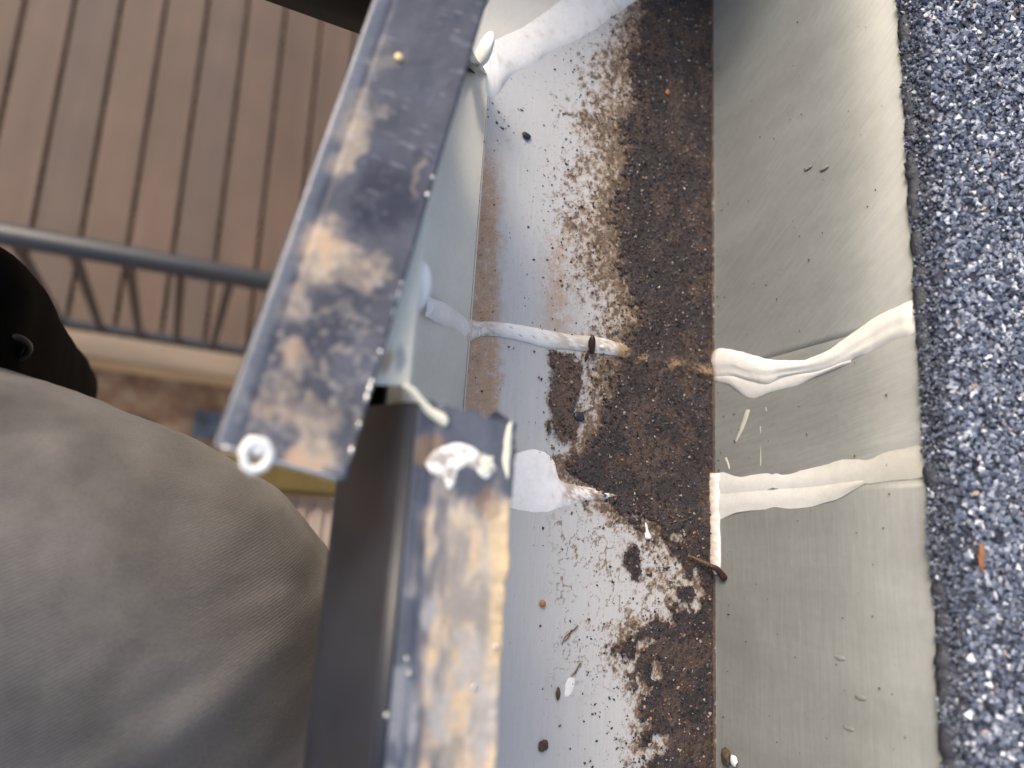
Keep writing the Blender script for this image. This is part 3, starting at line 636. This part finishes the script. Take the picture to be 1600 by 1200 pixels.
Vv = cr+dv*(1+.10*np.sin(an+.5)+.04*np.sin(3*an+1)+.03*np.sin(7*an))[:, None]*np.array([.95, 1.08, 1]); mesh('rivet_ring', Vv, Fc, M['sealant'], st, col=np.tile(WHITE, (len(Vv), 1)))
p = trace(404, 703, ZR+.0014); lump('sealant_dab', p, (.0026, .0018, .0010), M['sealant'], st, 2, .2, 2, base=WHITE*.95)
p = trace(623, 90, ZR+.0006); lump('brass_rivet', p, (.0016, .0016, .0012), mat('pale brass', (.85, .66, .36), .3), st, 3, .05, 2)

# ------------------------------------------------------------------ deck
SK = -.032                                       # the boards run a touch off square to the gutter
deck = empty('deck', 'weathered brown composite deck seen below on the left', 'deck', (-.2, 1.5, GZ))
k_ = (HCAM-DZ)
gaps = sorted([trace(x, 0, DZ)[0]-SK*(trace(x, 0, DZ)[1]-1.5) for x in (40, 115, 189, 259, 325, 388, 448, 506)])
pitch = (gaps[-1]-gaps[0])/7; x0 = gaps[0]
for i in range(-7, 17):
    a = x0+i*pitch+.0065; b_ = x0+(i+1)*pitch-.0065
    Vv = []
    for z in (DZ-.025, DZ):
        for y in (.632, 4.2):
            Vv += [(a+SK*(y-1.5), y, z), (b_+SK*(y-1.5), y, z)]
    Fc = [(0,2,3,1), (4,5,7,6), (0,1,5,4), (2,6,7,3), (1,3,7,5), (0,4,6,2)]
    bevel(mesh('deck_board', Vv, Fc, M['deck%d' % ((i*3+i*i) % 8 if i != 4 else 4)], deck, smooth=False), .003, 2)
for y in (.75, 1.15, 1.55, 1.95, 2.35, 2.75): box('joist', (-1.4, y, DZ-.18), (2.3, y+.04, DZ-.027), M['joist'], deck)
bevel(box('edge_board', (-1.4, .540, DZ-.024), (2.3, .626, DZ+.001), M['edge'], deck), .004)
bevel(box('rim_board', (-1.4, .543, DZ-.20), (2.3, .60, DZ-.026), M['lumber'], deck), .004)
for x in (-1.2, -.35, .8, 2.1): box('deck_post', (x, .61, GZ), (x+.09, .70, DZ-.19), M['lumber'], deck)

rl = empty('deck_railing', 'dark grey metal railing with slim balusters along the deck edge', 'railing', (0, .63, DZ))
def cyl(name, a, b_, r, n, parent, m): 
    V, Fc = tube(np.linspace(a, b_, 4), r, n); return mesh(name, V, Fc, m, parent)
ZT = -1.45
yA = trace(0, 365, ZT)[1]; yB = trace(400, 437, ZT)[1]; xA = trace(0, 365, ZT)[0]; xB2 = trace(400, 437, ZT)[0]
ry = lambda x: yA+(yB-yA)*(x-xA)/(xB2-xA)
V, Fc = tube([(-1.4, ry(-1.4), ZT), (0, ry(0), ZT), (1.8, ry(1.8), ZT)], .026, 16); V = np.array(V); V[:, 2] = ZT+(V[:, 2]-ZT)*.8; mesh('top_rail', V, Fc, M['railing'], rl)
bevel(box('bottom_rail', (-1.4, .610, DZ+.085), (1.8, .636, DZ+.115), M['railing'], rl), .004)
for i in range(-9, 16):
    x = -.2865+.1145*i; yb = .623
    bevel(mesh('baluster', [(x+dx, (yb if zz < 0 else ry(x))+dy, DZ+.10 if zz < 0 else ZT-.01) for zz in (-1, 1) for dx, dy in ((-.010,-.010),(.010,-.010),(.010,.010),(-.010,.010))], [(0,3,2,1),(4,5,6,7),(0,1,5,4),(1,2,6,5),(2,3,7,6),(3,0,4,7)], M['railing'], rl, smooth=False), .002, 1)
for x in (-1.33, 1.7): box('post', (x, .60, DZ+.001), (x+.05, .65, ZT), M['railing'], rl)

# ------------------------------------------------------------------ ladder, sheet on the ground
lad = empty('ladder', 'yellow fibreglass stepladder mostly hidden below the gutter', 'ladder', tuple(trace(470, 790, GZ)*np.array([1,1,1])))
zs = -.42
pA, pB = trace(395, 738, zs), trace(520, 752, zs); yy = (pA[1]+pB[1])/2
bevel(box('cross_brace', (-.13, yy-.017, zs-.03), (.36, yy+.018, zs+.006), M['yellow'], lad), .004)
for i, z in enumerate((zs-.012, zs-.31, zs-.61, zs-.91, zs-1.21)):
    y0 = yy-.13
    tr = box('tread', (-.12, y0-.02*i, z-.025), (.33, yy-.019, z), M['alu'], lad)
    for x in np.arange(-.11, .325, .018): box('tread_rib', (x, y0-.02*i, z), (x+.009, yy-.020, z+.003), M['alu'], tr)
for x in (-.145, .332):
    Vv = []
    for z, yo in ((GZ, -.20), (zs+.05, -.03)):
        Vv += [(x-.012, yy+yo-.05, z), (x+.012, yy+yo-.05, z), (x+.012, yy+yo+.03, z), (x-.012, yy+yo+.03, z)]
    mesh('side_rail', Vv, [(0,3,2,1),(4,5,6,7),(0,1,5,4),(1,2,6,5),(2,3,7,6),(3,0,4,7)], M['yellow'], lad, smooth=False)
p = trace(322, 662, GZ+.05); nx, ny = 14, 12
X, Yy = np.meshgrid(np.linspace(-.045, .09, nx), np.linspace(-.06, .05, ny), indexing='ij')
Z = .03+.07*fbm(X*14, Yy*14, 61, 3); P3 = np.stack([X+p[0], Yy+p[1], Z+GZ], 2).reshape(-1, 3)
solid(mesh('plastic_sheet', P3, gridf(nx, ny), M['plastic'], None, smooth=False, label='crumpled blue grey plastic sheet on the ground below the deck edge', cat='plastic sheet', loc=(p[0], p[1], GZ)), .002)

# ------------------------------------------------------------------ person: bent leg in grey trousers
fab = mat('worn grey trouser twill', (.25, .235, .22), .9, spec=.2)
b = bsdf(fab); b.inputs['Sheen Weight'].default_value = .25; b.inputs['Sheen Roughness'].default_value = .5
tc = N(fab, 'ShaderNodeUVMap'); mp = N(fab, 'ShaderNodeMapping'); mp.inputs['Rotation'].default_value = (0, 0, R(-24)); L(fab, tc.outputs[0], mp.inputs[0])
wv = N(fab, 'ShaderNodeTexWave', wave_type='BANDS', bands_direction='Y', Scale=300.0, Distortion=2.2, Detail=2.0); wv.inputs['Detail Scale'].default_value = 3.0; L(fab, mp.outputs[0], wv.inputs['Vector'])
n2 = N(fab, 'ShaderNodeTexNoise', Scale=28.0, Detail=6.0, Roughness=.6); L(fab, tc.outputs[0], n2.inputs['Vector'])
n3 = N(fab, 'ShaderNodeTexNoise', Scale=1600.0, Detail=2.0); L(fab, tc.outputs[0], n3.inputs['Vector'])
mr = N(fab, 'ShaderNodeMapRange'); mr.inputs['From Min'].default_value = .3; mr.inputs['From Max'].default_value = .7; mr.inputs['To Min'].default_value = .56; mr.inputs['To Max'].default_value = 1.24; L(fab, n2.outputs[0], mr.inputs[0])
mr2 = N(fab, 'ShaderNodeMapRange'); mr2.inputs['To Min'].default_value = .78; mr2.inputs['To Max'].default_value = 1.08; L(fab, wv.outputs[1], mr2.inputs[0])
mr3 = N(fab, 'ShaderNodeMapRange'); mr3.inputs['From Min'].default_value = .3; mr3.inputs['From Max'].default_value = .7; mr3.inputs['To Min'].default_value = .82; mr3.inputs['To Max'].default_value = 1.18; L(fab, n3.outputs[0], mr3.inputs[0])
m1 = N(fab, 'ShaderNodeMath', operation='MULTIPLY'); L(fab, mr.outputs[0], m1.inputs[0]); L(fab, mr2.outputs[0], m1.inputs[1])
m2 = N(fab, 'ShaderNodeMath', operation='MULTIPLY'); L(fab, m1.outputs[0], m2.inputs[0]); L(fab, mr3.outputs[0], m2.inputs[1])
mx = N(fab, 'ShaderNodeMix', data_type='RGBA', blend_type='MULTIPLY'); mx.inputs[0].default_value = 1; mx.inputs[6].default_value = (.19, .182, .174, 1); L(fab, m2.outputs[0], mx.inputs[7]); L(fab, mx.outputs[2], b.inputs['Base Color'])
bp = N(fab, 'ShaderNodeBump'); bp.inputs['Strength'].default_value = .35; bp.inputs['Distance'].default_value = .0004; L(fab, wv.outputs[1], bp.inputs['Height']); L(fab, bp.outputs[0], b.inputs['Normal'])
# spine from the hip (outside the frame) over the knee and down the shin to the ankle on the ladder
K = trace(260, 1040, -.12)
SP = spline([K+np.array(o_) for o_ in ((-.34,.048,.065), (-.22,.0315,.06), (-.12,.017,.046), (-.035,.006,.012), (.004,0,-.055), (.004,0,-.14), (-.01,-.01,-.25), (-.03,-.02,-.37))], 150)
RAD = np.interp(np.linspace(0, 7, 150), [0, 1, 2, 3, 4, 5, 6, 7], [.144, .139, .133, .124, .108, .092, .080, .063])
nr = 150; T = np.gradient(SP, axis=0); T /= np.linalg.norm(T, axis=1)[:, None]
side = np.array([.42, -.90, 0]); side /= np.linalg.norm(side)
V = np.zeros((150, nr, 3)); UV = np.zeros((150, nr, 2)); ln = np.concatenate([[0], np.cumsum(np.linalg.norm(np.diff(SP, axis=0), axis=1))])
th = np.linspace(0, 2*math.pi, nr, endpoint=False)
for i in range(150):
    s_ = side-T[i]*(side@T[i]); s_ /= np.linalg.norm(s_); up_ = np.cross(s_, T[i])
    fold = fbm(ln[i]*20+np.cos(th)*3.2, np.sin(th)*1.3+2-ln[i]*3, 71, 2)
    ri = RAD[i]*(1.03+.014*(np.sqrt((fold-.5)**2*16+.01)-.45)-.009*np.exp(-((fbm(ln[i]*9+np.cos(th)*2.2, np.sin(th)*2+ln[i]*8, 75, 2)-.5)/.025)**2)+.016*(fbm(ln[i]*60+np.sin(th)*4, np.cos(th)*4, 72, 3)-.5)*2)
    V[i] = SP[i]+(np.cos(th)*ri)[:, None]*s_+(np.sin(th)*ri)[:, None]*up_
    UV[i] = np.stack([np.full(nr, ln[i]), th*.085], 1)
i = np.arange(149)[:, None]*nr+np.arange(nr)[None, :]; j = np.arange(149)[:, None]*nr+(np.arange(nr)[None, :]+1) % nr
Fc = np.stack([i.ravel(), j.ravel(), (j+nr).ravel(), (i+nr).ravel()], 1)
Fl = [tuple(f) for f in Fc]+[tuple(range(nr)), tuple(149*nr+k for k in range(nr))[::-1]]
per = empty('person', 'bent leg of a person in worn grey trousers filling the lower left', 'person', tuple(SP[-1]))
leg = mesh('leg', V.reshape(-1, 3), Fl, fab, per, uv=UV.reshape(-1, 2))
lump('boot', SP[-1]+np.array([.05, .03, -.03]), (.13, .05, .045), M['pouch'], per, 3, .08, 3, rot=(0, 0, .5))

# ------------------------------------------------------------------ black tool pouch with a ring
pz0 = -.02
pc = trace(12, 418, pz0)
pou = empty('tool_pouch', 'black fabric tool pouch with a metal ring at the left edge', 'tool pouch', (pc[0], pc[1], pz0-.3))
nz, na = 40, 64; V = []
ang = np.linspace(0, 2*math.pi, na, endpoint=False)
for k, z in enumerate(np.linspace(0, -.34, nz)):
    ro = min(1, .55+.45*math.sqrt(max(0, 1-(1-min(1, k/6))**2)))
    rx, ry_ = (.056+.004*k/nz)*ro, (.046+.008*k/nz)*ro
    sx = np.sign(np.cos(ang))*np.abs(np.cos(ang))**.6*rx; sy = np.sign(np.sin(ang))*np.abs(np.sin(ang))**.6*ry_
    wob = 1+.10*(fbm(ang*0+z*22, np.cos(ang)*1.5+np.sin(ang)*2, 81, 3)-.5)
    V.append(np.stack([pc[0]-.048+sx*wob, pc[1]-.022+sy*wob, 0*ang+pz0+z], 1))
V = np.array(V); i = np.arange(nz-1)[:, None]*na+np.arange(na)[None, :]; j = np.arange(nz-1)[:, None]*na+(np.arange(na)[None, :]+1) % na
Fl = [tuple(f) for f in np.stack([i.ravel(), (i+na).ravel(), (j+na).ravel(), j.ravel()], 1)]+[tuple(range(na)), tuple((nz-1)*na+k for k in range(na))[::-1]]
mesh('bag', V.reshape(-1, 3), Fl, M['pouch'], pou)
rp_ = trace(17, 545, -.05)
Vv, Fc = torus(rp_, .0075, .0016, (.9, .3, .2)); mesh('ring', Vv, Fc, M['steel'], pou)
V, Fc = tube(spline([rp_+np.array([-.03, .01, .01]), rp_+np.array([-.012, .004, .004]), rp_+np.array([.002, .0, -.004])], 8), .005, 8); mesh('strap', V, Fc, M['pouch'], pou)
